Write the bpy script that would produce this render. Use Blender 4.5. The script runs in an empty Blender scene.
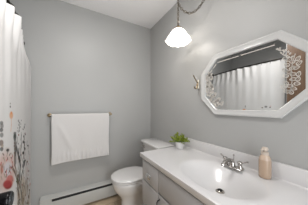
import bpy, bmesh, math, random
from mathutils import Vector, Matrix
C = bpy.context.scene.collection
S = bpy.context.scene
R = math.radians
PI = math.pi

# ------------------------------------------------------------------ camera
cam = bpy.data.objects.new('camera', bpy.data.cameras.new('camera'))
C.objects.link(cam)
cam.location = (0, 0, 1.21)
cam.rotation_euler = (R(90), 0, R(-30))
cam.data.sensor_width = 36
cam.data.lens = 36 * 140 / 308
cam.data.shift_y = 4.5 / 308
cam.data.clip_start = 0.02
S.camera = cam

# ------------------------------------------------------------------ light / exposure
S.view_settings.view_transform = 'Standard'
S.view_settings.look = 'None'
S.view_settings.gamma = 1
S.view_settings.use_curve_mapping = False
S.view_settings.exposure = 0.22
w = bpy.data.worlds.new('world'); S.world = w; w.use_nodes = True
w.node_tree.nodes['Background'].inputs[0].default_value = (0.9, 0.95, 1, 1)
w.node_tree.nodes['Background'].inputs[1].default_value = 0.5

def area(name, loc, rot, sx, sy, power, col):
    l = bpy.data.lights.new(name, 'AREA'); l.shape = 'RECTANGLE'; l.size = sx; l.size_y = sy
    l.energy = power; l.color = col
    o = bpy.data.objects.new(name, l); C.objects.link(o); o.location = loc; o.rotation_euler = rot
    return o
SHADE_EMIT = 2.0
BULB_W = 0.9
# added fill light, unseen, in the doorway opening behind the camera
area('rear_fill_light', (0.44, -0.50, 0.98), (R(86), 0, R(36)), 0.72, 1.75, 23.0, (0.95, 0.98, 1.0))
# added fill lights below the ceiling, out of view
area('ceiling_fill_area', (0.12, 0.88, 2.37), (0, 0, 0), 0.3, 0.3, 7, (1.0, 0.97, 0.95))
room = bpy.data.lights.new('ceiling_fill_point', 'POINT'); room.energy = 5; room.shadow_soft_size = 0.12; room.color = (1, .98, .96)  # added point fill beside the area one
ro = bpy.data.objects.new('ceiling_fill_point', room); C.objects.link(ro); ro.location = (0.12, 0.92, 2.2)

# ------------------------------------------------------------------ materials
def mat(name, col, rough=0.5, metal=0.0, emit=0, bump=0, bscale=60, noise=0, nscale=8, coat=0, trans=0, spec=0.5):
    m = bpy.data.materials.new(name); m.use_nodes = True
    nt = m.node_tree; b = nt.nodes['Principled BSDF']
    b.inputs['Base Color'].default_value = (*col, 1)
    b.inputs['Roughness'].default_value = rough
    b.inputs['Metallic'].default_value = metal
    b.inputs['Coat Weight'].default_value = coat
    b.inputs['Specular IOR Level'].default_value = spec
    b.inputs['Transmission Weight'].default_value = trans
    if emit:
        b.inputs['Emission Color'].default_value = (*col, 1); b.inputs['Emission Strength'].default_value = emit
    tc = nt.nodes.new('ShaderNodeTexCoord')
    if noise:
        n = nt.nodes.new('ShaderNodeTexNoise'); n.inputs['Scale'].default_value = nscale; n.inputs['Detail'].default_value = 4
        nt.links.new(tc.outputs['Object'], n.inputs['Vector'])
        r = nt.nodes.new('ShaderNodeMapRange'); r.inputs['To Min'].default_value = 1 - noise; r.inputs['To Max'].default_value = 1 + noise
        nt.links.new(n.outputs['Fac'], r.inputs['Value'])
        mx = nt.nodes.new('ShaderNodeVectorMath'); mx.operation = 'SCALE'; mx.inputs[0].default_value = col
        nt.links.new(r.outputs['Result'], mx.inputs['Scale'])
        nt.links.new(mx.outputs['Vector'], b.inputs['Base Color'])
    if bump:
        n = nt.nodes.new('ShaderNodeTexNoise'); n.inputs['Scale'].default_value = bscale; n.inputs['Detail'].default_value = 3
        nt.links.new(tc.outputs['Object'], n.inputs['Vector'])
        bp = nt.nodes.new('ShaderNodeBump'); bp.inputs['Strength'].default_value = bump; bp.inputs['Distance'].default_value = 0.002
        nt.links.new(n.outputs['Fac'], bp.inputs['Height']); nt.links.new(bp.outputs['Normal'], b.inputs['Normal'])
    return m

M = {}
M['wall'] = mat('grey_wall_paint', (0.40, 0.40, 0.392), 0.42, bump=0.2, bscale=90, noise=0.02, nscale=3, spec=0.3)
M['ceiling'] = mat('ceiling_paint', (0.90, 0.89, 0.89), 0.8, bump=0.2)
M['trim'] = mat('trim_paint', (0.55, 0.55, 0.54), 0.4)
M['heater'] = mat('heater_enamel', (0.50, 0.50, 0.48), 0.4)
M['slot'] = mat('heater_slot', (0.02, 0.02, 0.02), 0.6)
M['towel'] = mat('white_terry', (0.62, 0.605, 0.595), 0.95, bump=0.8, bscale=350, noise=0.03, nscale=120, spec=0.1)
M['bronze'] = mat('dark_bronze', (0.03, 0.025, 0.02), 0.35, 0.6)
M['chrome'] = mat('chrome', (0.50, 0.48, 0.46), 0.12, 1.0)
M['nickel'] = mat('brushed_nickel', (0.5, 0.47, 0.43), 0.25, 1.0)
M['brass'] = mat('antique_brass', (0.30, 0.23, 0.14), 0.3, 1.0)
M['porcelain'] = mat('porcelain', (0.72, 0.71, 0.70), 0.12, coat=0.3)
M['marble'] = mat('cultured_marble', (0.64, 0.63, 0.63), 0.28, noise=0.03, nscale=6, coat=0.3)
M['cabinet'] = mat('grey_cabinet_paint', (0.43, 0.425, 0.425), 0.4, bump=0.1)
M['gap'] = mat('dark_gap', (0.05, 0.05, 0.05), 0.7)
M['frame'] = mat('white_lacquer', (0.55, 0.55, 0.54), 0.15, coat=0.4)
M['mirror'] = mat('mirror_silver', (0.78, 0.79, 0.79), 0.0, 1.0)
M['etch_bevel'] = mat('etch_and_bevel_white', (0.52, 0.49, 0.45), 0.6)
M['chain'] = mat('aged_chain_metal', (0.17, 0.145, 0.115), 0.3, 1.0)
M['knob'] = mat('polished_knob', (0.7, 0.69, 0.67), 0.2, 1.0)
M['ivory'] = mat('ivory_ceramic', (0.75, 0.70, 0.60), 0.3)
M['pot'] = mat('white_pot', (0.70, 0.69, 0.68), 0.45)
M['leaf'] = mat('bright_leaf', (0.26, 0.32, 0.03), 0.45, noise=0.8, nscale=45)
M['stem'] = mat('green_stem', (0.12, 0.22, 0.04), 0.6)
M['soil'] = mat('soil', (0.05, 0.035, 0.02), 0.9)
M['soap'] = mat('peach_soap', (0.44, 0.32, 0.23), 0.2, coat=0.5, noise=0.04, nscale=20)
M['clear'] = mat('frosted_plastic', (0.52, 0.40, 0.31), 0.25, coat=0.4)
M['cap'] = mat('cream_cap', (0.55, 0.47, 0.40), 0.4)
M['black'] = mat('black_plastic', (0.004, 0.004, 0.005), 0.22, spec=0.25)
M['blackm'] = mat('black_metal', (0.02, 0.02, 0.02), 0.4, 0.5)
M['grille'] = mat('grey_grille', (0.06, 0.065, 0.07), 0.35, 0.5)
M['glow'] = mat('frosted_lamp_glass', (1.0, 0.97, 0.93), 0.3, emit=SHADE_EMIT)
M['shade'] = mat('frosted_fluted_glass', (0.93, 0.91, 0.88), 0.35, emit=3.0, spec=0.3)
_n = M['shade'].node_tree; _t = _n.nodes.new('ShaderNodeBsdfTranslucent'); _t.inputs['Color'].default_value = (1, .98, .95, 1)
_m = _n.nodes.new('ShaderNodeMixShader'); _m.inputs[0].default_value = 0.55
_n.links.new(_n.nodes['Principled BSDF'].outputs[0], _m.inputs[1]); _n.links.new(_t.outputs[0], _m.inputs[2]); _n.links.new(_m.outputs[0], _n.nodes['Material Output'].inputs['Surface'])
M['fill_white'] = mat('fill_diffuser', (1.0, 0.97, 0.93), 0.4, emit=2)  # glowing cover of the added ceiling fill

def wood(name, c1, c2, plank=True, sc=(1, 1, 1)):
    m = bpy.data.materials.new(name); m.use_nodes = True; nt = m.node_tree; b = nt.nodes['Principled BSDF']
    tc = nt.nodes.new('ShaderNodeTexCoord'); mp = nt.nodes.new('ShaderNodeMapping'); mp.inputs['Scale'].default_value = sc
    nt.links.new(tc.outputs['Object'], mp.inputs['Vector'])
    n = nt.nodes.new('ShaderNodeTexNoise'); n.inputs['Scale'].default_value = 6; n.inputs['Detail'].default_value = 6
    nt.links.new(mp.outputs['Vector'], n.inputs['Vector'])
    r = nt.nodes.new('ShaderNodeValToRGB'); r.color_ramp.elements[0].position = 0.35; r.color_ramp.elements[1].position = 0.68
    r.color_ramp.elements[0].color = (*c1, 1); r.color_ramp.elements[1].color = (*c2, 1)
    nt.links.new(n.outputs['Fac'], r.inputs['Fac'])
    out = r.outputs['Color']
    if plank:
        br = nt.nodes.new('ShaderNodeTexBrick'); br.inputs['Scale'].default_value = 1
        br.inputs['Brick Width'].default_value = 0.9; br.inputs['Row Height'].default_value = 0.12
        br.inputs['Mortar Size'].default_value = 0.002
        br.inputs['Color1'].default_value = (1, 1, 1, 1); br.inputs['Color2'].default_value = (0.8, 0.78, 0.76, 1)
        br.inputs['Mortar'].default_value = (0.45, 0.4, 0.35, 1)
        nt.links.new(tc.outputs['Object'], br.inputs['Vector'])
        mx = nt.nodes.new('ShaderNodeMixRGB'); mx.blend_type = 'MULTIPLY'; mx.inputs['Fac'].default_value = 1
        nt.links.new(out, mx.inputs['Color1']); nt.links.new(br.outputs['Color'], mx.inputs['Color2']); out = mx.outputs['Color']
    nt.links.new(out, b.inputs['Base Color']); b.inputs['Roughness'].default_value = 0.42
    return m
M['floor'] = wood('tan_plank_floor', (0.54, 0.42, 0.28), (0.70, 0.56, 0.40), True, (1.5, 14, 1))
M['door'] = wood('brown_wood_door', (0.105, 0.062, 0.038), (0.16, 0.095, 0.058), False, (12, 12, 0.8))

# ------------------------------------------------------------------ mesh helpers
class MB:
    def __init__(self): self.bm = bmesh.new()
    def box(self, x0, x1, y0, y1, z0, z1, bev=0, seg=2):
        r = bmesh.ops.create_cube(self.bm, size=1)
        vs = r['verts']
        for v in vs:
            v.co = Vector(((x0 + x1) / 2 + v.co.x * (x1 - x0), (y0 + y1) / 2 + v.co.y * (y1 - y0), (z0 + z1) / 2 + v.co.z * (z1 - z0)))
        if bev:
            es = list({e for v in vs for e in v.link_edges})
            bmesh.ops.bevel(self.bm, geom=es, offset=bev, segments=seg, affect='EDGES', profile=0.5)
        return self
    def rings(self, rings, close=True, cap0=False, cap1=False):
        bm = self.bm
        rv = [[bm.verts.new(p) for p in r] for r in rings]
        n = len(rv[0])
        for a, b in zip(rv, rv[1:]):
            for i in range(n if close else n - 1):
                j = (i + 1) % n
                try: bm.faces.new((a[i], a[j], b[j], b[i]))
                except ValueError: pass
        if cap0: bm.faces.new(list(reversed(rv[0])))
        if cap1: bm.faces.new(rv[-1])
        return rv
    def lathe(self, prof, center=(0, 0, 0), axis='z', n=32, cap0=False, cap1=False, f=None):
        c = Vector(center); rs = []
        for k, (r, h) in enumerate(prof):
            ring = []
            for i in range(n):
                a = 2 * PI * i / n
                rr, hh = (r, h) if f is None else f(r, h, a, k)
                if axis == 'z': p = Vector((rr * math.cos(a), rr * math.sin(a), hh))
                elif axis == 'x': p = Vector((hh, rr * math.cos(a), rr * math.sin(a)))
                else: p = Vector((rr * math.sin(a), hh, rr * math.cos(a)))
                ring.append(c + p)
            rs.append(ring)
        self.rings(rs, True, cap0, cap1); return self
    def tube(self, pts, rad, n=10, cap=True):
        pts = [Vector(p) for p in pts]; rs = []
        up = Vector((0.123, 0.31, 0.94)).normalized()
        for i, p in enumerate(pts):
            d = (pts[min(i + 1, len(pts) - 1)] - pts[max(i - 1, 0)]).normalized()
            a = d.cross(up)
            if a.length < 1e-3: a = d.cross(Vector((1, 0, 0)))
            a.normalize(); b = a.cross(d).normalized()
            r = rad[i] if isinstance(rad, (list, tuple)) else rad
            rs.append([p + a * (r * math.cos(2 * PI * k / n)) + b * (r * math.sin(2 * PI * k / n)) for k in range(n)])
        self.rings(rs, True, cap, cap); return self
    def torus(self, c, axis_vec, R0, r0, n=16, m=8, sx=1.0, along=None):
        c = Vector(c); d = Vector(axis_vec).normalized()
        u = Vector(along).normalized() if along else d.orthogonal().normalized()
        v = d.cross(u)
        rs = []
        for i in range(n + 1):
            a = 2 * PI * i / n
            ctr = c + u * (R0 * sx * math.cos(a)) + v * (R0 * math.sin(a))
            o = (u * math.cos(a) + v * math.sin(a)).normalized()
            rs.append([ctr + o * (r0 * math.cos(2 * PI * k / m)) + d * (r0 * math.sin(2 * PI * k / m)) for k in range(m)])
        self.rings(rs, True); return self
    def build(self, name, m, parent=None, smooth=True, sharp=35):
        bmesh.ops.remove_doubles(self.bm, verts=self.bm.verts, dist=1e-5)
        bmesh.ops.recalc_face_normals(self.bm, faces=self.bm.faces)
        me = bpy.data.meshes.new(name); self.bm.to_mesh(me); self.bm.free()
        me.materials.append(m)
        if smooth:
            for p in me.polygons: p.use_smooth = True
            me.set_sharp_from_angle(angle=R(sharp))
        o = bpy.data.objects.new(name, me); C.objects.link(o)
        if parent:
            o.parent = parent
            root = parent
            off = Vector((0, 0, 0))
            while root: off += root.location; root = root.parent
            for v in me.vertices: v.co -= off
        return o
def tag(o, label, cat, group=None, kind=None):
    o['label'] = label; o['category'] = cat
    if group: o['group'] = group
    if kind: o['kind'] = kind
    return o
def thing(name, label, cat, loc, group=None):
    o = bpy.data.objects.new(name, None); C.objects.link(o); o.location = loc; o.empty_display_size = 0.05
    return tag(o, label, cat, group)
def struct(name, mb, m, parent=None, label=None, cat=None, smooth=False):
    o = mb.build(name, m, parent, smooth)
    if not parent:
        o['kind'] = 'structure'
        if label: o['label'] = label; o['category'] = cat
    return o

# ------------------------------------------------------------------ room shell
W, D, H = 1.057, 1.94, 2.44
struct('floor', MB().box(-1.25, W + .1, -0.8, D + .1, -0.1, 0), M['floor'], label='tan wood plank floor under the toilet', cat='floor')
struct('ceiling', MB().box(-1.25, W + .1, -0.8, D + .1, H, H + .1), M['ceiling'], label='plain pale ceiling', cat='ceiling')
struct('wall_back', MB().box(-1.25, W + .1, D, D + .1, 0, H), M['wall'], label='grey painted wall behind the towel', cat='wall')
struct('wall_right', MB().box(W, W + .1, -0.8, D, 0, H), M['wall'], label='grey painted wall carrying the octagonal mirror', cat='wall')
struct('wall_left', MB().box(-1.25, -1.15, -0.8, D, 0, H), M['wall'], label='grey wall behind the shower curtain', cat='wall')
struct('wall_partition', MB().box(-1.15, -0.335, -0.7, 0.725, 0, H), M['wall'], label='grey wall block at the end of the curtain rod', cat='wall')
nw = MB(); nw.box(-1.15, -0.05, -0.8, -0.7, 0, H); nw.box(0.77, W, -0.8, -0.7, 0, H); nw.box(-0.05, 0.77, -0.8, -0.7, 2.05, H)
struct('wall_near', nw, M['wall'], label='grey wall with the doorway behind the viewer', cat='wall')
struct('baseboard_near', MB().box(0.30, W - .52, 1.0, 1.0, 0, 0) if False else MB().box(0.965, W, D - .014, D, 0, 0.09, .004), M['trim'], label='short white baseboard in the corner behind the toilet', cat='baseboard')

# open wooden door folded back against the partition
dr = MB().box(-0.330, -0.292, -0.06, 0.705, 0.012, 2.03, .002).build('door_1', M['door'], None, False)
dr['kind'] = 'structure'; dr['label'] = 'brown wooden door reflected at the right end of the mirror'; dr['category'] = 'door'

# ------------------------------------------------------------------ shower curtain
def lerp(a, b, t): return a + (b - a) * t
def sm(a, b, x):
    t = max(0, min(1, (x - a) / (b - a))); return t * t * (3 - 2 * t)
def rodx(y):
    t = (y - 1.30) / 0.62
    return -0.352 - (0.113 * abs(t) ** 1.25 if t > 0 else 0.03 * abs(t) ** 2)
Y0, Y1, ZT, ZB = 0.745, 1.905, 1.855, 0.10
def curtain_x(y, z):
    ph = 2 * PI * (y - 1.345) / 0.11
    fall = sm(1.84, 1.60, z)
    wob = math.sin(y * 23.0 + 1.3) * 0.6 + math.sin(y * 9.1 + 4) * 0.4
    near = sm(1.05, 1.2, y)
    amp = lerp(lerp(0.004, 0.017, near), lerp(0.0022, 0.0007 + 0.0004 * wob, sm(1.45, 1.25, z)), fall)
    base = lerp(rodx(y) + .006, lerp(-0.352, -0.385, sm(1.3, 1.95, y)), fall)
    return base + .012 * math.exp(-((y - 1.362) / .04) ** 2) * sm(1.56, 1.66, z) + amp * math.cos(ph + 0.5 * fall * math.sin(y * 7)) + lerp(0.004, 0.0014, sm(1.45, 1.25, z)) * fall * math.cos(ph * 0.37 + 1 + z * 0.6)

WHITE = (0.74, 0.73, 0.72)
marks = []   # (kind, data, colour, alpha)
def el(y, z, ry, rz, col, a=0.9, k=0): marks.append(('e', (y, z, ry, rz, k), col, a))
def ln(pts, wd, col, a=0.85):
    for p, q in zip(pts, pts[1:]): marks.append(('l', (*p, *q, wd * 1.5), col, min(1, a * 1.15)))
def px(u, v):   # columns run along the hanging cloth, rows run down it
    t = math.atan((u - 154) / 140) + R(30); cd = math.cos(t - R(30))
    r = 0.8
    while r < 2.4:
        if math.sin(t) * r < curtain_x(math.cos(t) * r, 1.21 + (107 - v) / 140 * r * cd): break
        r += 0.003
    return math.cos(t) * r, 1.21 + (107 - v) / 140 * r * cd
def E(u, v, ru, rv, col, a=0.9):
    y, z = px(u, v); el(y, z, ru * 0.0165 * (y / 1.3), rv * 0.0082 * (y / 1.3), col, a, (107 - v) / 140 * 0.72)
def L(pts, wd, col, a=0.8): ln([px(*p) for p in pts], wd, col, a)
ORG, DK, GR, BR, RED, DRED, PNK, TAU, OLV = (.72, .36, .16), (.015, .013, .013), (.17, .17, .165), (.17, .11, .08), (.52, .12, .10), (.28, .04, .04), (.66, .48, .44), (.40, .33, .25), (.12, .12, .06)
rng = random.Random(4)
# soft washes of colour low on the cloth
E(6, 172, 11, 19, PNK, 0.85); E(14, 158, 7, 8, PNK, 0.25); E(26, 170, 5, 20, (.60, .50, .48), 0.4); E(22, 192, 9, 16, (.56, .50, .41), 0.8)
# orange bloom with its stem
E(11, 115.3, 2.4, 3.6, ORG, 0.8); E(11, 113, 1.2, 1.5, (.74, .30, .10), 0.7); L([(11, 118), (11, 125), (10.5, 131)], .006, (.72, .50, .38), 0.6)
# grey black flower column at the left
for u, v, a, b, c in [(1.2, 123, 2, 2, GR), (1.5, 126, 2, 2.5, GR), (1, 130, 2.2, 2, DK), (1.4, 135, 2.1, 2.4, GR), (1, 143, 2.6, 3, BR), (1.4, 149, 2, 2.2, DK), (2, 146, 1.5, 1.5, TAU)]:
    E(u, v, a, b, c, 0.75)
E(7, 150, 3.2, 3.2, (.45, .38, .30), 0.5); E(7.3, 150.2, 1.5, 1.5, DK, 0.9)
E(14.6, 136.8, 2.1, 4.2, (.07, .08, .07), 1.0); E(14.8, 146, 1.8, 4.5, (.34, .28, .28), .75); E(15.6, 150, 1.2, 3, DK, .6); E(14.6, 133, 2.1, 1.2, GR, 0.8)
L([(14.7, 140), (15, 150), (15.2, 162)], .018, GR, 0.7); L([(16, 147), (19, 158), (20, 166), (19, 180)], .014, DK, 0.7)
for v in (143, 146, 149, 153): E(14.8 + rng.uniform(-.8, .8), v, 1.2, 1.0, BR, 0.7)
for u, v in [(18, 121), (19.4, 122.6), (18.4, 125), (20, 127), (17.5, 128), (19, 131), (21, 120.5), (20.5, 124), (17, 131), (22.6, 129), (1.5, 123)]: E(u, v, .7, .8, GR, 0.8)
L([(18.5, 120), (19.2, 128), (18.2, 132)], .006, GR, 0.6); L([(21, 133), (21, 148), (20, 160)], .007, GR, 0.55)
E(24, 127.2, 1.3, 1.6, DK, 0.95); E(24.6, 124.6, .9, 1, GR, 0.9); E(23, 129.5, .8, .8, GR, 0.8)
L([(24, 134), (24, 145), (23.4, 158)], .010, DK, 0.8)
for v in (136.5, 139, 142.5, 145): E(24 + rng.uniform(-.5, .5), v, 1.3, 1.3, DK, 0.85)
E(20.6, 155, 1.0, 1.3, DK, 0.9); E(19.6, 161, 1.5, 1.7, DK, 1); E(24, 163, 2.4, 3.4, DK, 0.95); E(22.6, 166.5, 1.3, 1.6, GR, 0.8); E(25.2, 160.5, 1.1, 1.2, DK, .8)
L([(14, 153), (14.4, 165), (17, 176), (19, 186)], .008, BR, 0.7); L([(23.6, 166), (21, 176), (20.5, 190), (22, 204)], .008, DK, 0.65)
L([(11.5, 167), (14.5, 172), (17, 182), (18, 196)], .009, BR, 0.75)
E(7.8, 169, 4.4, 7.2, (.66, .64, .67), 0.9); E(1.2, 169, 1.2, 5, (.34, .16, .09), .75); E(5.3, 172, .9, .9, DK, 0.9); E(11.5, 167.2, .8, .9, DK, 0.9); E(10.8, 157.8, .8, .8, DK, .8)
E(1.8, 169, .9, 2.6, RED, 0.55); E(3.2, 158, 1.8, 1.2, TAU, 0.5); E(4.6, 161, 1.0, 2.0, TAU, 0.5)
E(11.2, 179, 2.6, 3.0, (.62, .26, .22), 0.9); E(8.5, 183.5, 5.0, 4.5, RED, 0.9); E(8.0, 186, 4.0, 3.2, DRED, 0.95); E(12.8, 180, 1.4, 2, (.66, .34, .30), .8)
E(17, 181, 1.9, 3.4, OLV, 0.9); E(18, 176, 1.2, 1.8, OLV, .7)
for v in (164, 171, 175, 179): E(27.8 + rng.uniform(-.3, .5), v, .7, .8, (.45, .20, .20), 0.75)
for u, v, a, b in [(28.3, 197, 1.5, 1.6), (27.4, 203, 2.0, 1.2), (24.3, 187, 1, 2), (25.6, 183, 1, 2.4), (29, 190, .8, 1), (23, 200, 1.1, 2)]: E(u, v, a, b, DK, .8)
for i in range(26):
    u = rng.uniform(17, 29); v = rng.uniform(180, 204)
    L([(u, v), (u + rng.uniform(-2, 2), v + rng.uniform(4, 9))], .006, rng.choice([TAU, BR, GR, TAU]), 0.65)
for i in range(14):
    u = rng.uniform(15, 29); v = rng.uniform(150, 182)
    L([(u, v), (u + rng.uniform(-1.4, 1.4), v + rng.uniform(4, 8))], .005, rng.choice([TAU, GR, PNK]), 0.6)
for i in range(70):
    u = rng.uniform(15.5, 29); v = rng.uniform(133, 205)
    if rng.random() < .45: E(u, v, rng.uniform(.5, .9), rng.uniform(.6, 1.2), rng.choice([DK, DK, BR, (.3, .14, .14)]), 1.0)
    else: L([(u, v), (u + rng.uniform(-.8, .8), v + rng.uniform(2, 5))], .005, rng.choice([DK, BR, GR]), 0.8)
for i in range(34):
    u = rng.uniform(0, 13); v = rng.uniform(151, 178)
    L([(u, v), (u + rng.uniform(-1.2, 1.2), v + rng.uniform(1.5, 4))], .004, rng.choice([BR, TAU, RED, GR]), 0.75)
E(9.5, 178.5, 3.6, 3.6, (.60, .20, .18), 0.85); E(6.8, 184, 4.6, 3.4, (.42, .07, .07), 0.95)
for u, v in [(23, 142), (24.6, 149), (22.8, 153), (24, 147)]: E(u, v, 1.4, 1.7, DK, 1)
# the nearer and the lowest stretch of the cloth repeats the border
for i in range(34):
    y = rng.uniform(.76, 1.10); z = 0.2 + rng.random() ** 1.3 * 0.95
    c = rng.choice([ORG, DK, GR, BR, PNK, TAU, RED]); el(y, z, rng.uniform(.008, .022), rng.uniform(.01, .03), c, 0.75)
    ln([(y, z), (y + rng.uniform(-.02, .02), z - .16)], .006, GR, .6)
for i in range(90):
    y = rng.uniform(1.1, 1.88); z = rng.uniform(.12, .56)
    c = rng.choice([DK, GR, BR, PNK, TAU, TAU, RED]); el(y, z, rng.uniform(.008, .02), rng.uniform(.01, .03), c, 0.7)
    ln([(y, z), (y + rng.uniform(-.02, .02), z - .12)], .006, TAU, .6)
for y, z, r, c in [(1.237, 1.212, .011, DK), (1.237, 1.232, .008, OLV), (.955, 1.214, .022, GR), (.90, 1.222, .012, PNK), (.905, 1.205, .012, DK), (1.0, 1.20, .014, BR)]:
    el(y, z, r, r * .8, c, .85)
ny, nz = 330, 420
verts, cols = [], []
for j in range(nz + 1):
    # vertices gather at the printed part of the cloth
    t = j / nz; z0 = lerp(ZT, 1.26, t / 0.12) if t < 0.12 else lerp(1.26, ZB, (t - .12) / .88)
    for i in range(ny + 1):
        y = lerp(Y0, Y1, i / ny)
        z = z0 - (0.006 * (0.5 - 0.5 * math.cos(2 * PI * (y - 1.345) / 0.11)) if j == 0 else 0)
        verts.append((curtain_x(y, z), y, z)); cols.append(list(WHITE))
stepz = (1.26 - ZB) / (0.88 * nz); j0 = 0.12 * nz
def paint(y, z, fn, ry, rz, col, a):
    i0 = max(0, int((y - ry - Y0) / (Y1 - Y0) * ny)); i1 = min(ny, int((y + ry - Y0) / (Y1 - Y0) * ny) + 1)
    ja = max(0, int(j0 + (1.26 - z - rz) / stepz)); jb = min(nz, int(j0 + (1.26 - z + rz) / stepz) + 1)
    for j in range(ja, jb + 1):
        for i in range(i0, i1 + 1):
            k = j * (ny + 1) + i; v = verts[k]; f = fn(v[1], v[2])
            if f > 0:
                f *= a; c = cols[k]
                for q in range(3): c[q] = c[q] * (1 - f) + col[q] * f
for kind, d, col, a in marks:
    if kind == 'e':
        y, z, ry, rz, sk = d
        soft = 0.9 if a < 0.6 else 0.35
        paint(y, z, lambda yy, zz: max(0, min(1, (1 - math.hypot((yy - y) / ry, (zz - z - sk * (yy - y)) / rz)) / soft)), ry, rz + abs(sk) * ry, col, a)
    else:
        y0, z0, y1, z1, wd = d
        def fn(yy, zz):
            dx, dz = y1 - y0, z1 - z0; t = max(0, min(1, ((yy - y0) * dx + (zz - z0) * dz) / (dx * dx + dz * dz + 1e-9)))
            return max(0, min(1, (1 - math.hypot(yy - y0 - t * dx, zz - z0 - t * dz) / wd) * 2))
        paint((y0 + y1) / 2, (z0 + z1) / 2, fn, abs(y1 - y0) / 2 + wd, abs(z1 - z0) / 2 + wd, col, a)
faces = [(j * (ny + 1) + i, j * (ny + 1) + i + 1, (j + 1) * (ny + 1) + i + 1, (j + 1) * (ny + 1) + i) for j in range(nz) for i in range(ny)]
curt = thing('shower_curtain', 'white shower curtain with dark, red and orange flower print along its lower half', 'shower curtain', (-0.37, 1.32, ZB))
me = bpy.data.meshes.new('cloth'); me.from_pydata([(v[0] + .37, v[1] - 1.32, v[2] - ZB) for v in verts], [], faces)
ca = me.color_attributes.new('print', 'FLOAT_COLOR', 'POINT')
ca.data.foreach_set('color', [q for c in cols for q in (*c, 1)])
for p in me.polygons: p.use_smooth = True
mc = bpy.data.materials.new('printed_curtain_cloth'); mc.use_nodes = True; nt = mc.node_tree; b = nt.nodes['Principled BSDF']
at = nt.nodes.new('ShaderNodeAttribute'); at.attribute_name = 'print'; nt.links.new(at.outputs['Color'], b.inputs['Base Color'])
b.inputs['Roughness'].default_value = 0.85; b.inputs['Specular IOR Level'].default_value = 0.15
tl = nt.nodes.new('ShaderNodeBsdfTranslucent'); nt.links.new(at.outputs['Color'], tl.inputs['Color'])
mxs = nt.nodes.new('ShaderNodeMixShader'); mxs.inputs[0].default_value = 0.2
nt.links.new(b.outputs[0], mxs.inputs[1]); nt.links.new(tl.outputs[0], mxs.inputs[2]); nt.links.new(mxs.outputs[0], nt.nodes['Material Output'].inputs['Surface'])
me.materials.append(mc)
cl = bpy.data.objects.new('cloth', me); C.objects.link(cl); cl.parent = curt
md = cl.modifiers.new('thickness', 'SOLIDIFY'); md.thickness = 0.0015
ROD_Z = 1.872
for k in range(11):
    y = 1.29 - 0.055 + 0.11 * (k - 4)
    if y < .76 or y > 1.9: continue
    MB().torus((rodx(y), y, ROD_Z - .017), (0.15, 1, 0), 0.021, 0.0024, 20, 6).build('curtain_ring', M['bronze'], curt)
y = 1.892; MB().torus((rodx(y), y, ROD_Z - .017), (0.15, 1, 0), 0.023, 0.0035, 20, 6).build('curtain_ring', M['bronze'], curt)

rodt = thing('curtain_rod', 'dark bronze curved rod carrying the white shower curtain', 'curtain rod', (-0.36, 1.3, ROD_Z))
MB().tube([(rodx(y), y, ROD_Z) for y in [0.728 + (D - .002 - .728) * i / 40 for i in range(41)]], 0.0085, 12).build('rod', M['bronze'], rodt)
MB().lathe([(0.012, -.022), (0.03, -.006), (0.032, 0)], (rodx(1.935), D - .001, ROD_Z), 'y', 24, True, True).build('wall_flange', M['bronze'], rodt)
MB().lathe([(0.032, 0.001), (0.03, .007), (0.012, .022)], (rodx(.73), .725, ROD_Z), 'y', 24, True, True).build('wall_flange', M['bronze'], rodt)

# ------------------------------------------------------------------ towel bar and towel
tb = thing('towel_bar', 'slim brass towel bar on the back wall holding a white towel', 'towel bar', (0.10, D, 1.118))
BY, BZ = 1.868, 1.118
MB().tube([(-.225, BY, BZ), (.425, BY, BZ)], 0.007, 12).build('bar', M['nickel'], tb)
for x in (-.228, .428):
    MB().lathe([(0.022, 0), (0.022, -.006), (0.012, -.012), (0.009, -.03), (0.009, BY - D - .004), (0.013, BY - D - .008), (0.011, BY - D - .014), (0.0, BY - D - .015)], (x, D - .0005, BZ), 'y', 20, True).build('post', M['brass'], tb)
TX0, TX1 = -.201, .399
rg = random.Random(9)
lump = [(TX0 + .06 + i * .0405 + rg.uniform(-.008, .008), 0.655 + .018 * math.sin(i * .8) + rg.uniform(-.012, .012), rg.uniform(.6, 1.0)) for i in range(14)]
def towel_pt(i, j, nx, nj):
    x = lerp(TX0, TX1, i / nx); s = i / nx
    # j runs: bottom front -> bar -> back bottom
    rr = 0.0125
    front = int(nj * .52); arc = int(nj * .08)
    zb = 0.595 - .007 * math.sin(s * PI) * 0 + (-.012 * math.exp(-s * 7))
    if j <= front:
        t = j / front; z = lerp(zb, BZ, t)
        y = BY - rr - 0.004 * (1 - t)
        fade = 1 - t
        y -= .0035 * math.sin(s * 9 + 1 + t * 1.2) * fade + .002 * math.sin(s * 23 + t * 3)  * fade
        # soft diagonal crease from the upper left
        dd = (x - (-.15 + (1.05 - z) * .42)); y -= .007 * math.exp(-(dd / .03) ** 2) * sm(1.06, .95, z) * sm(.68, .80, z)
        # gathers of the inner layer pushing out near the hem
        for lx, lz, la in lump: y -= .0085 * la * math.exp(-((x - lx) / .012) ** 2 - ((z - lz) / .042) ** 2)
        x += .004 * math.sin(z * 14) * (1 if s > .5 else -.5) * abs(s - .5)
        return (x, y, z)
    if j <= front + arc:
        a = PI * (j - front) / arc
        return (x, BY - rr * math.cos(a), BZ + rr * math.sin(a))
    t = (j - front - arc) / (nj - front - arc)
    return (lerp(x, 0.1, .02), BY + rr + .003 * math.sin(s * 12) * t, lerp(BZ, 0.62, t))
nx, nj = 150, 170
bm = bmesh.new()
vv = [[bm.verts.new(towel_pt(i, j, nx, nj)) for i in range(nx + 1)] for j in range(nj + 1)]
for j in range(nj):
    for i in range(nx): bm.faces.new((vv[j][i], vv[j][i + 1], vv[j + 1][i + 1], vv[j + 1][i]))
tw = MB(); tw.bm.free(); tw.bm = bm
tw = tw.build('bath_towel', M['towel'], None, True, 180)
md = tw.modifiers.new('thickness', 'SOLIDIFY'); md.thickness = 0.006; md.offset = 0
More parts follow.
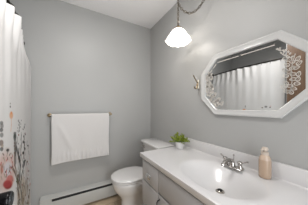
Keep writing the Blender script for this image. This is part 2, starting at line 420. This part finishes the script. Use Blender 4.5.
tag(tw, 'white bath towel hanging folded over the bar on the back wall', 'towel')

# ------------------------------------------------------------------ baseboard heater
ht = thing('baseboard_heater', 'long off-white baseboard heater with a dark slot along the back wall', 'heater', (0.33, D, 0))
HX0, HX1 = -.305, .955
hb = MB()
prof = [(D - .002, .03), (1.885, .03), (1.878, .036), (1.878, .148), (1.883, .152)]
hb.box(HX0 + .10, HX1 - .07, 1.878, 1.884, .042, .174, .002)
hb.box(HX0 + .07, HX1 - .07, 1.890, D - .001, .03, .04)
hb.build('front_panel', M['heater'], ht)
MB().box(HX0 + .07, HX1 - .07, 1.895, D - .002, .05, .208).build('heating_fins', M['slot'], ht)
def prism(pts, x0, x1):
    m = MB(); m.rings([[(x0, y, z) for y, z in pts], [(x1, y, z) for y, z in pts]], True, True, True); return m
prism([(D - .001, .230), (1.93, .230), (1.880, .212), (1.878, .204), (1.882, .203), (D - .001, .214)], HX0 + .10, HX1 - .07).build('top_cover', M['heater'], ht, True, 20)
prism([(D - .001, .02), (D - .001, .232), (1.928, .232), (1.876, .213), (1.876, .02)], HX0, HX0 + .102).build('end_cap', M['heater'], ht, True, 20)
prism([(D - .001, .02), (D - .001, .232), (1.928, .232), (1.876, .213), (1.876, .02)], HX1 - .072, HX1).build('end_cap', M['heater'], ht, True, 20)

# ------------------------------------------------------------------ toilet
TY = 1.562
to = thing('toilet', 'white two-piece toilet with closed lid between vanity and back wall', 'toilet', (0.70, TY, 0))
def egg(cx, hw, xf, xb, z, n=40, p=2.1):
    # front tip at xf (towards -x), back at xb
    ring = []
    for i in range(n):
        a = 2 * PI * i / n; c, s = math.cos(a), math.sin(a)
        lx = (xb - cx) if c > 0 else (cx - xf)
        e = 2 / p
        ring.append((cx + lx * math.copysign(abs(c) ** (e if c < 0 else .7), c), TY + hw * math.copysign(abs(s) ** e, s), z))
    return ring
b = MB()
b.rings([egg(.62, .115, .455, .90, .0), egg(.62, .118, .450, .90, .02), egg(.62, .098, .475, .88, .05), egg(.62, .090, .480, .86, .15),
         egg(.61, .100, .458, .86, .20), egg(.60, .130, .425, .86, .245), egg(.585, .155, .396, .86, .285), egg(.58, .165, .385, .86, .315), egg(.58, .176, .374, .86, .36), egg(.58, .178, .372, .86, .385), egg(.58, .170, .380, .85, .393)], True, True, True)
b.build('bowl', M['porcelain'], to, True, 50)
b = MB(); b.rings([egg(.58, .174, .372, .80, .395), egg(.58, .181, .364, .80, .399), egg(.58, .181, .364, .80, .407), egg(.58, .172, .374, .80, .4125)], True, True, True)
b.build('seat', M['porcelain'], to, True, 50)
b = MB(); b.rings([egg(.58, .168, .378, .79, .4135), egg(.58, .172, .374, .79, .418), egg(.58, .182, .360, .79, .4185), egg(.58, .182, .360, .79, .428), egg(.58, .175, .368, .785, .435), egg(.58, .145, .40, .77, .4395), egg(.58, .07, .48, .70, .441)], True, True, True)
b.build('seat_lid', M['porcelain'], to, True, 50)
for s in (-1, 1): MB().lathe([(0.001, -.03), (.012, -.03), (.012, .03), (0.001, .03)], (.805, TY + s * .075, .417), 'y', 16).build('hinge', M['porcelain'], to)
b = MB(); b.box(.842, 1.048, TY - .215, TY + .215, .385, .725, .025, 4)
for v in b.bm.verts:
    f = sm(.40, .72, v.co.z); v.co.y = TY + (v.co.y - TY) * lerp(.90, 1, f); v.co.x = lerp(v.co.x * .92 + .08 * 1.0, v.co.x, f)
b.build('tank', M['porcelain'], to, True, 50)
MB().box(.818, 1.052, TY - .233, TY + .233, .722, .754, .010, 3).build('tank_lid', M['porcelain'], to, True, 50)
lv = MB(); lv.lathe([(0, -.022), (.012, -.02), (.012, .004)], (.840, TY + .165, .682), 'x', 16); lv.tube([(.822, TY + .165, .682), (.816, TY + .14, .680), (.816, TY + .095, .674)], [.006, .005, .007], 8)
lv.build('flush_lever', M['chrome'], to)

# ------------------------------------------------------------------ vanity cabinet
VY0, VY1 = -.02, 1.175; FX = .564
va = thing('vanity_cabinet', 'grey painted vanity cabinet with drawers and doors under the white sink top', 'cabinet', (0.82, .57, 0))
cb = MB()
cb.box(FX, W - .002, VY1 - .018, VY1, .0, .748); cb.box(FX, W - .002, VY0, VY0 + .018, .0, .748)
cb.box(FX, FX + .018, VY0, VY1, .700, .748)                      # top rail
cb.box(FX, FX + .018, VY0, VY1, .09, .125)
for y0, y1 in ((VY0, VY0 + .03), (.262, .300), (.848, .888), (VY1 - .03, VY1), (.555, .583)): cb.box(FX, FX + .018, y0, y1, .09, .748)
cb.box(FX, FX + .018, VY0, VY1, .540, .565); cb.box(FX + .06, FX + .07, VY0, VY1, 0, .10)
cb.box(FX + .015, W - .004, VY0 + .01, VY1 - .01, .09, .105); cb.box(FX + .019, FX + .025, VY0 + .02, VY1 - .02, .10, .70)
cb.build('carcass', M['cabinet'], va, False)
def panel(y0, y1, z0, z1, name, kn=None):
    m = MB(); m.box(FX - .018, FX - .0005, y0, y1, z0, z1, .005, 2)
    p = m.build(name, M['cabinet'], va, True, 30)
    if kn == 'door':
        q = MB(); x = FX - .018; g = .05
        q.rings([[(x - .001, y0 + g, z0 + g), (x - .001, y1 - g, z0 + g), (x - .001, y1 - g, z1 - g), (x - .001, y0 + g, z1 - g)],
                 [(x - .006, y0 + g + .008, z0 + g + .008), (x - .006, y1 - g - .008, z0 + g + .008), (x - .006, y1 - g - .008, z1 - g - .008), (x - .006, y0 + g + .008, z1 - g - .008)]], True, True, True)
        q.build('raised_panel', M['cabinet'], p, False)
    return p
def knob(y, z, par):
    m = MB()
    def f(r, h, a, k): return r * (1 + .75 * abs(math.cos(a)) ** 2), h
    m.lathe([(0.008, 0.001), (0.007, -.012), (0.016, -.017), (0.0205, -.023), (0.015, -.030), (0.0, -.032)], (FX - .018, y, z), 'x', 24, True, f=f)
    m.build('knob', M['knob'], par)
def pull(y, z, par):
    m = MB(); x = FX - .018
    m.tube([(x + .001, y, z - .045), (x - .018, y, z - .042), (x - .024, y, z - .03), (x - .024, y, z + .03), (x - .018, y, z + .042), (x + .001, y, z + .045)], .0045, 8)
    m.build('pull', M['blackm'], par)
for (a, c) in ((.887, 1.158), (-.003, .257)):
    p = panel(a, c, .568, .738, 'drawer'); knob((a + c) / 2 - .018, .648, p)
    p = panel(a, c, .345, .560, 'drawer'); knob((a + c) / 2, .385, p)
    p = panel(a, c, .118, .330, 'drawer'); knob((a + c) / 2, .225, p)
panel(.305, .880, .578, .738, 'false_front')
p = panel(.574, .880, .118, .562, 'door', 'door'); pull(.862, .490, p)
p = panel(.305, .564, .118, .562, 'door', 'door'); pull(.316, .490, p)

# ------------------------------------------------------------------ sink top
ct = thing('sink_top', 'white cultured marble sink top with built-in basin and backsplash', 'sink', (0.80, .57, .75))
CX0, CX1, CY0, CY1, CZ = .537, 1.040, -.03, 1.192, .790
BCX, BCY, BA, BB, BD = .775, .560, .190, .255, .112
def top_z(x, y):
    r = math.hypot((x - BCX) / BA, (y - BCY) / BB)
    z = CZ
    if r < 1.06:
        t = min(1, max(0, (1.06 - r) / 1.06)); z -= BD * (0.5 - 0.5 * math.cos(PI * min(1, t * 1.22))) ** .9
    # low drip lip at the rim
    e = min(x - CX0, CY1 - y)
    if e < .02: z += .0015 - .004 * (1 - e / .02) ** 3
    # cove up to the splash
    q = CX1 - x
    if q < .018: z += .010 * ((.018 - q) / .018) ** 2
    return z
n1, n2 = 84, 200
m = MB(); bm = m.bm; g = []
for j in range(n2 + 1):
    y = lerp(CY0, CY1, j / n2); row = []
    for i in range(n1 + 1):
        x = lerp(CX0, CX1, i / n1); row.append(bm.verts.new((x, y, top_z(x, y))))
    g.append(row)
for j in range(n2):
    for i in range(n1): bm.faces.new((g[j][i], g[j][i + 1], g[j + 1][i + 1], g[j + 1][i]))
loop = [g[j][0] for j in range(n2 + 1)] + [g[n2][i] for i in range(1, n1 + 1)] + [g[j][n1] for j in range(n2 - 1, -1, -1)] + [g[0][i] for i in range(n1 - 1, 0, -1)]
cxm, cym = (CX0 + CX1) / 2, (CY0 + CY1) / 2
prev = loop
for dz, ins in ((.755, .0), (.750, .004), (.750, .045)):
    cur = []
    for v in loop:
        x = min(max(v.co.x, CX0 + ins), CX1 - ins); y = min(max(v.co.y, CY0 + ins), CY1 - ins)
        cur.append(bm.verts.new((x, y, dz)))
    for k in range(len(loop)):
        l = (k + 1) % len(loop)
        try: bm.faces.new((prev[k], prev[l], cur[l], cur[k]))
        except ValueError: pass
    prev = cur
m.build('counter', M['marble'], ct, True, 50)
bs = MB(); bs.box(1.036, W - .001, CY0, CY1, .760, .884, .004, 2); bs.build('backsplash', M['marble'], ct, True, 40)
dz = top_z(.802, .556)
dm = MB(); dm.lathe([(.0, .0065), (.012, .006), (.0155, .003), (.016, .0), (.019, .0005), (.023, .003), (.026, .002), (.027, -.002)], (.802, .556, dz + .001), 'z', 28)
dm.build('drain', M['nickel'], ct)
MB().lathe([(.0, .014), (.010, .0135), (.0145, .011), (.014, .006)], (.802, .556, dz), 'z', 24).build('stopper', M['blackm'], ct)

# ------------------------------------------------------------------ faucet
fa = thing('faucet', 'chrome two-handle faucet on the sink top behind the basin', 'faucet', (.955, .570, CZ))
fb = MB(); fb.box(.930, .982, .500, .640, CZ + .0008, CZ + .014, .0065, 3); fb.build('base_plate', M['chrome'], fa, True, 60)
sp = MB(); sp.lathe([(.021, .012), (.019, .03), (.015, .042), (.013, .05)], (.956, .570, CZ), 'z', 20, True, True)
sp.tube([(.956, .570, CZ + .034), (.945, .570, CZ + .052), (.920, .570, CZ + .060), (.885, .570, CZ + .055), (.855, .570, CZ + .042), (.848, .570, CZ + .030)], [.013, .013, .0115, .0105, .010, .0095], 14)
sp.build('spout', M['chrome'], fa, True, 60)
lr = MB(); lr.tube([(.974, .570, CZ + .012), (.974, .570, CZ + .078)], .0025, 8); lr.lathe([(0, .09), (.005, .088), (.0055, .082), (.003, .077)], (.974, .570, CZ), 'z', 12); lr.build('lift_rod', M['chrome'], fa)
for s in (-1, 1):
    y = .570 + s * .051
    hm = MB(); hm.lathe([(.019, .013), (.018, .022), (.013, .030), (.012, .040), (.017, .046), (.017, .054), (.010, .060), (0, .061)], (.956, y, CZ), 'z', 20, True)
    h = hm.build('handle', M['chrome'], fa, True, 60)
    q = MB(); q.tube([(.956, y, CZ + .050), (.964, y + s * .022, CZ + .056), (.970, y + s * .045, CZ + .066)], [.006, .0045, .006], 10)
    q.build('lever', M['chrome'], h, True, 60)

# ------------------------------------------------------------------ soap bottle
sx_, sy_ = .990, .392
so = thing('soap_bottle', 'peach tinted soap bottle with cream pump cap on the sink top', 'soap bottle', (sx_, sy_, CZ))
def sq(r, h, a, k): return r * (1 + .04 * abs(math.sin(2 * a))), h
MB().lathe([(0, .0008), (.026, .0008), (.030, .005), (.0305, .02), (.0305, .096), (.029, .108)], (sx_, sy_, CZ), 'z', 32, f=sq).build('bottle_body', M['soap'], so, True, 60)
MB().lathe([(.029, .108), (.027, .120), (.021, .131), (.018, .136), (.0175, .140)], (sx_, sy_, CZ), 'z', 32, f=sq).build('shoulder', M['clear'], so, True, 60)
cp = MB(); cp.lathe([(.0185, .137), (.0195, .141), (.0195, .152), (.012, .156), (.0075, .157), (.0075, .164)], (sx_, sy_, CZ), 'z', 24, True)
cp.lathe([(0.0, .163), (.015, .163), (.0165, .168), (.0165, .174), (.013, .180), (0, .181)], (sx_, sy_, CZ), 'z', 24)
cp.tube([(sx_ - .005, sy_, CZ + .171), (sx_ - .022, sy_ + .004, CZ + .171), (sx_ - .030, sy_ + .006, CZ + .166)], [.006, .005, .0045], 10)
cp.build('pump_cap', M['cap'], so, True, 50)

# ------------------------------------------------------------------ potted plant
pxx, pyy = .935, 1.100
pl = thing('potted_plant', 'small bright green leafy plant in a white pot on the counter', 'plant', (pxx, pyy, CZ))
MB().lathe([(0, .001), (.033, .001), (.036, .004), (.042, .045), (.045, .068), (.0465, .070), (.043, .0705), (.040, .060), (0, .059)], (pxx, pyy, CZ), 'z', 28).build('pot', M['pot'], pl, True, 50)
MB().lathe([(0, .0605), (.0385, .0605)], (pxx, pyy, CZ), 'z', 20).build('soil', M['soil'], pl)
rp = random.Random(12); st = MB(); lf = MB()
def leaf(mb, p, d, ln_, wd, roll):
    d = d.normalized(); side = d.cross(Vector((0, 0, 1)))
    if side.length < .05: side = Vector((1, 0, 0))
    side.normalize(); side = (Matrix.Rotation(roll, 3, d) @ side); up = side.cross(d)
    rows = []
    for t, wv, c in ((0, .12, 0), (.25, .8, .06), (.5, 1, .1), (.75, .75, .06), (1, .05, -.05)):
        c0 = p + d * (ln_ * t) + up * (ln_ * c)
        rows.append([c0 - side * (wd * wv / 2) + up * (wd * .12), c0, c0 + side * (wd * wv / 2) + up * (wd * .12)])
    mb.rings(rows, False)
for k in range(44):
    az = rp.uniform(0, 2 * PI); tilt = rp.uniform(.1, 1.15) if k % 3 else rp.uniform(.8, 1.3)
    L_ = rp.uniform(.055, .092) * (1.05 - .12 * tilt)
    d = Vector((math.cos(az) * math.sin(tilt), math.sin(az) * math.sin(tilt), math.cos(tilt)))
    p0 = Vector((pxx + math.cos(az) * .022, pyy + math.sin(az) * .022, CZ + .058)); pts = [p0 + d * (L_ * t) + Vector((0, 0, -.014 * t * t * tilt)) for t in (0, .35, .7, 1)]
    pts = [Vector((min(q.x, W - .012), q.y, q.z)) for q in pts]
    st.tube(pts, .0012, 5)
    for t in (1, 2, 3, 3):
        for s in (-1, 1):
            dd = (d + Vector((rp.uniform(-.8, .8), rp.uniform(-.8, .8), rp.uniform(-.1, .8)))).normalized()
            if pts[t].x > .975 and dd.x > 0: dd.x *= -.4
            leaf(lf, pts[t], dd, rp.uniform(.017, .027), rp.uniform(.009, .014), rp.uniform(-1, 1))
st.build('stems', M['stem'], pl); lf.build('foliage', M['leaf'], pl, True, 80)

# ------------------------------------------------------------------ mirror
mi = thing('octagonal_mirror', 'large octagonal wall mirror in a white frame with flower decals', 'mirror', (W, .552, 1.40))
def octa(ins, x):
    y0, y1, z0, z1, c = .190, .914, 1.144, 1.655, .142
    y0 += ins; y1 -= ins; z0 += ins; z1 -= ins; c -= ins * (2 - math.sqrt(2))
    return [(x, y0 + c, z0), (x, y1 - c, z0), (x, y1, z0 + c), (x, y1, z1 - c), (x, y1 - c, z1), (x, y0 + c, z1), (x, y0, z1 - c), (x, y0, z0 + c)]
fr = MB()
fr.rings([octa(.004, W - .001), octa(0, W - .006), octa(0, 1.038), octa(.003, 1.033), octa(.010, 1.030), octa(.018, 1.033), octa(.034, 1.036), octa(.040, 1.034), octa(.044, 1.037), octa(.046, 1.045), octa(.046, W - .001)], True)
fr.build('frame', M['frame'], mi, True, 30)
gl = MB(); gl.rings([octa(.044, W - .002), octa(.044, 1.0455)], True, True, True); gl.build('glass', M['mirror'], mi, False)
GXm = 1.0445
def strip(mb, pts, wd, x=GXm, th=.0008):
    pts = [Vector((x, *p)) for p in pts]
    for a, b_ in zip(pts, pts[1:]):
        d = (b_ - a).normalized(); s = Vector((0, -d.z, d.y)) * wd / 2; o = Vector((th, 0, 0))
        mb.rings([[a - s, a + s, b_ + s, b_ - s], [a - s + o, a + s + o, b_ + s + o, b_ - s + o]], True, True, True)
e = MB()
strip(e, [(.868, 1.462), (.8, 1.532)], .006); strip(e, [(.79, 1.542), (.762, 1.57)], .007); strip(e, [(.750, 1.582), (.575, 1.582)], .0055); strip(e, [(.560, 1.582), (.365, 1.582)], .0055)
e.build('bevel_highlight', M['etch_bevel'], mi, False)  # highlight of the glass bevel, put in as pale strips
def oleaf(mb, y, z, ln_, wd, ang, hollow=.55, x=GXm):
    n = 14; rs = []
    for sc in (1.0, hollow):
        ring = []
        for i in range(n):
            a = 2 * PI * i / n
            ly = ln_ * math.cos(a) * sc; lz = wd * math.sin(a) * sc * (1 - .25 * math.cos(a))
            ring.append((x, y + ly * math.cos(ang) - lz * math.sin(ang), z + ly * math.sin(ang) + lz * math.cos(ang)))
        rs.append(ring)
    back = [[(p[0] + .0008, p[1], p[2]) for p in r] for r in rs]
    mb.rings([back[0], rs[0], rs[1], back[1]], True)
    if hollow: strip(mb, [(y - ln_ * .6 * math.cos(ang), z - ln_ * .6 * math.sin(ang)), (y + ln_ * .6 * math.cos(ang), z + ln_ * .6 * math.sin(ang))], .0016, x)
rr_ = random.Random(3)
RL = [(.264, 1.471), (.288, 1.46), (.26, 1.446), (.27, 1.423), (.3, 1.405), (.262, 1.388), (.264, 1.361), (.268, 1.336), (.285, 1.363), (.297, 1.327), (.281, 1.311), (.315, 1.386), (.313, 1.346), (.317, 1.485), (.309, 1.447), (.288, 1.425), (.318, 1.42), (.292, 1.293), (.311, 1.298), (.283, 1.39), (.325, 1.325), (.30, 1.475)]
e = MB()
for k, (y, z) in enumerate(RL): oleaf(e, y, z, .0145, .0098, rr_.uniform(-.9, .9) + (PI * .85 if y < .285 else .4), .68)
strip(e, [(.275, 1.50), (.287, 1.45), (.292, 1.40), (.288, 1.35), (.295, 1.29)], .003)
for y, z in [(.353, 1.554), (.346, 1.548), (.339, 1.541), (.326, 1.536), (.313, 1.533), (.303, 1.52), (.296, 1.508), (.286, 1.488), (.326, 1.514), (.309, 1.498), (.335, 1.525), (.320, 1.525), (.30, 1.49), (.34, 1.553), (.318, 1.505)]: oleaf(e, y, z, .0062, .0042, rr_.uniform(0, 3), .0)
e.build('flower_decal', M['etch_bevel'], mi, False)
LL = [(.849, 1.482), (.862, 1.464), (.825, 1.422), (.860, 1.425), (.804, 1.393), (.806, 1.462), (.832, 1.507), (.795, 1.374), (.857, 1.355), (.826, 1.32), (.770, 1.316), (.811, 1.275), (.734, 1.276), (.707, 1.24), (.752, 1.26), (.857, 1.391), (.83, 1.36), (.84, 1.445), (.80, 1.34), (.79, 1.30), (.78, 1.25), (.815, 1.495), (.845, 1.40), (.82, 1.39), (.765, 1.225), (.74, 1.235), (.845, 1.325), (.82, 1.475)]
e = MB()
for k, (y, z) in enumerate(LL): oleaf(e, y, z, .020, .0125, rr_.uniform(0, 3.1), .3)
strip(e, [(.83, 1.50), (.84, 1.44), (.83, 1.38), (.81, 1.32), (.77, 1.27), (.71, 1.235)], .004)
e.build('flower_decal', M['etch_bevel'], mi, False)

# ------------------------------------------------------------------ robe hooks beside the mirror
def hook(y, label):
    h = thing('robe_hook', label, 'hook', (W, y, 1.435))
    MB().box(W - .012, W - .0005, y - .011, y + .011, 1.385, 1.475, .005, 3).build('back_plate', M['ivory'], h)
    q = MB()
    q.tube([(W - .010, y, 1.445), (W - .022, y, 1.448), (W - .045, y, 1.475), (W - .065, y, 1.500), (W - .068, y, 1.512)], [.006, .0055, .0045, .0045, .006], 10)
    q.build('upper_prong', M['brass'], h)
    q = MB()
    q.tube([(W - .010, y, 1.44), (W - .020, y, 1.425), (W - .024, y, 1.400), (W - .038, y, 1.385), (W - .055, y, 1.390), (W - .060, y, 1.405)], [.0075, .008, .0065, .005, .005, .006], 10)
    q.build('lower_prong', M['brass'], h)
hook(.962, 'brass double hook with ivory plate left of the mirror')

# ------------------------------------------------------------------ pendant lamp
PX, PY = .850, 1.022
pn = thing('pendant_lamp', 'lit fluted frosted glass bell lamp hanging on a chain', 'pendant lamp', (PX, PY, H))
ZT_ = 1.938
def fl(r, h, a, k):
    t = k / 15
    return r * (1 + (.03 + .055 * t * t) * math.cos(10 * a)), h + .008 * t * t * math.cos(10 * a + .3)
prf = [(.032, 0), (.037, -.003), (.045, -.009), (.053, -.017), (.061, -.027), (.068, -.037), (.075, -.047), (.080, -.057), (.085, -.066), (.089, -.076), (.094, -.086), (.101, -.096), (.108, -.104), (.112, -.110), (.110, -.116), (.105, -.120)]
sh = MB(); sh.lathe([(r, ZT_ + h) for r, h in prf], (PX, PY, 0), 'z', 100, f=fl)
sho = sh.build('glass_shade', M['shade'], pn, True, 80)
md = sho.modifiers.new('thickness', 'SOLIDIFY'); md.thickness = .003
bb = MB(); bb.lathe([(0, -.085), (.014, -.082), (.022, -.072), (.023, -.060), (.018, -.045), (.012, -.035), (.012, -.02)], (PX, PY, ZT_), 'z', 24); bb.build('bulb', M['glow'], pn)
hd = MB(); hd.lathe([(0, .034), (.012, .032), (.020, .022), (.022, .010), (.040, .005), (.046, -.001), (.043, -.006), (.012, -.006), (.012, -.03)], (PX, PY, ZT_), 'z', 28); hd.build('shade_holder', M['brass'], pn)
chn = MB(); z = ZT_ + .045; k = 0
while z < H - .02:
    chn.torus((PX, PY, z), (1, .4, 0) if k % 2 else (-.4, 1, 0), .0100, .0026, 14, 6, 1.45, (0, 0, 1)); z += .0235; k += 1
chn.tube([(PX + .002, PY + .001, ZT_ + .03), (PX + .002, PY, H - .02)], .0016, 6)
chn.build('chain', M['chain'], pn)
ck = MB(); ck.lathe([(0, -.012), (.012, -.011), (.016, -.002), (.016, 0)], (PX, PY, H), 'z', 16, False, True); ck.torus((PX, PY, H - .02), (0, 1, 0), .009, .002, 14, 6); ck.build('ceiling_hook', M['brass'], pn)
# swagged run of chain to the second hook
QX, QY = 1.030, .756
def swag(t):
    s = t * 1.2 - .47
    return Vector((lerp(PX, QX, t), lerp(PY, QY, t), 2.055 + .50 * s * s + .35 * s ** 4))
N = 46; sw = MB(); pts = [swag(i / 400) for i in range(401)]
acc = 0; kk = 0; last = pts[0]
for i in range(1, 401):
    acc += (pts[i] - pts[i - 1]).length
    if acc >= .0235:
        acc = 0; d = (pts[min(i + 1, 400)] - pts[i - 1]).normalized()
        s = d.cross(Vector((.83, .56, 0))).normalized(); ax = s if kk % 2 else d.cross(s)
        sw.torus(pts[i], ax, .0100, .0026, 14, 6, 1.45, d); kk += 1
sw.tube([pts[i] + Vector((.002, 0, 0)) for i in range(0, 401, 8)], .0016, 6)
sw.build('swag_chain', M['chain'], pn)
ck = MB(); ck.lathe([(0, -.012), (.012, -.011), (.016, -.002), (.016, 0)], (QX, QY, H), 'z', 16, False, True); ck.torus((QX, QY, H - .02), (0, 1, 0), .009, .002, 14, 6); ck.build('ceiling_hook', M['brass'], pn)
bl = bpy.data.lights.new('pendant_bulb_light', 'POINT'); bl.energy = BULB_W; bl.color = (1, .95, .88); bl.shadow_soft_size = .012
bo = bpy.data.objects.new('pendant_bulb_light', bl); C.objects.link(bo); bo.location = (PX, PY, ZT_ - .100)

# ------------------------------------------------------------------ added fill fixture on the ceiling, above the view
cf = thing('ceiling_fill_fixture', 'added round white fill fixture on the ceiling, out of view', 'fill light', (.12, .88, H))
MB().lathe([(.17, 0), (.17, -.02), (.16, -.025)], (.12, .88, H - .0005), 'z', 36, True).build('rim', M['frame'], cf)
MB().lathe([(.158, -.02), (.15, -.04), (.11, -.052), (0, -.058)], (.12, .88, H), 'z', 36).build('diffuser', M['fill_white'], cf)

# ------------------------------------------------------------------ black stool and hair dryer by the curtain
SX, SY, SZ = -.297, .900, .742
stl = thing('side_stand', 'slim black round stand in front of the shower curtain', 'stand', (SX, SY, 0))
MB().lathe([(0, SZ - .02), (.045, SZ - .02), (.048, SZ - .017), (.048, SZ - .003), (.045, SZ), (0, SZ)], (SX, SY, 0), 'z', 28).build('top_plate', M['blackm'], stl)
MB().lathe([(.011, .01), (.011, SZ - .018)], (SX, SY, 0), 'z', 14).build('post', M['blackm'], stl)
MB().lathe([(0, .0), (.06, .0), (.062, .004), (.058, .012), (0, .016)], (SX, SY, 0), 'z', 28).build('base', M['blackm'], stl)
dq = thing('hair_dryer', 'glossy black hair dryer lying in front of the curtain', 'hair dryer', (SX, SY, SZ))
bd = MB(); bd.lathe([(.0, -.042), (.030, -.042), (.033, -.038), (.034, -.02), (.036, .02), (.037, .038), (.036, .046), (.032, .049)], (SX - .002, SY, SZ + .0375), 'x', 32)
bd.build('barrel', M['black'], dq, True, 50)
gm = MB(); 
for r in (.031, .024, .017, .010): gm.torus((SX + .047, SY, SZ + .0375), (1, 0, 0), r, .0016, 28, 6)
gm.lathe([(.033, .045), (0, .045)], (SX, SY, SZ + .0375), 'x', 28)
gm.build('rear_grille', M['grille'], dq)
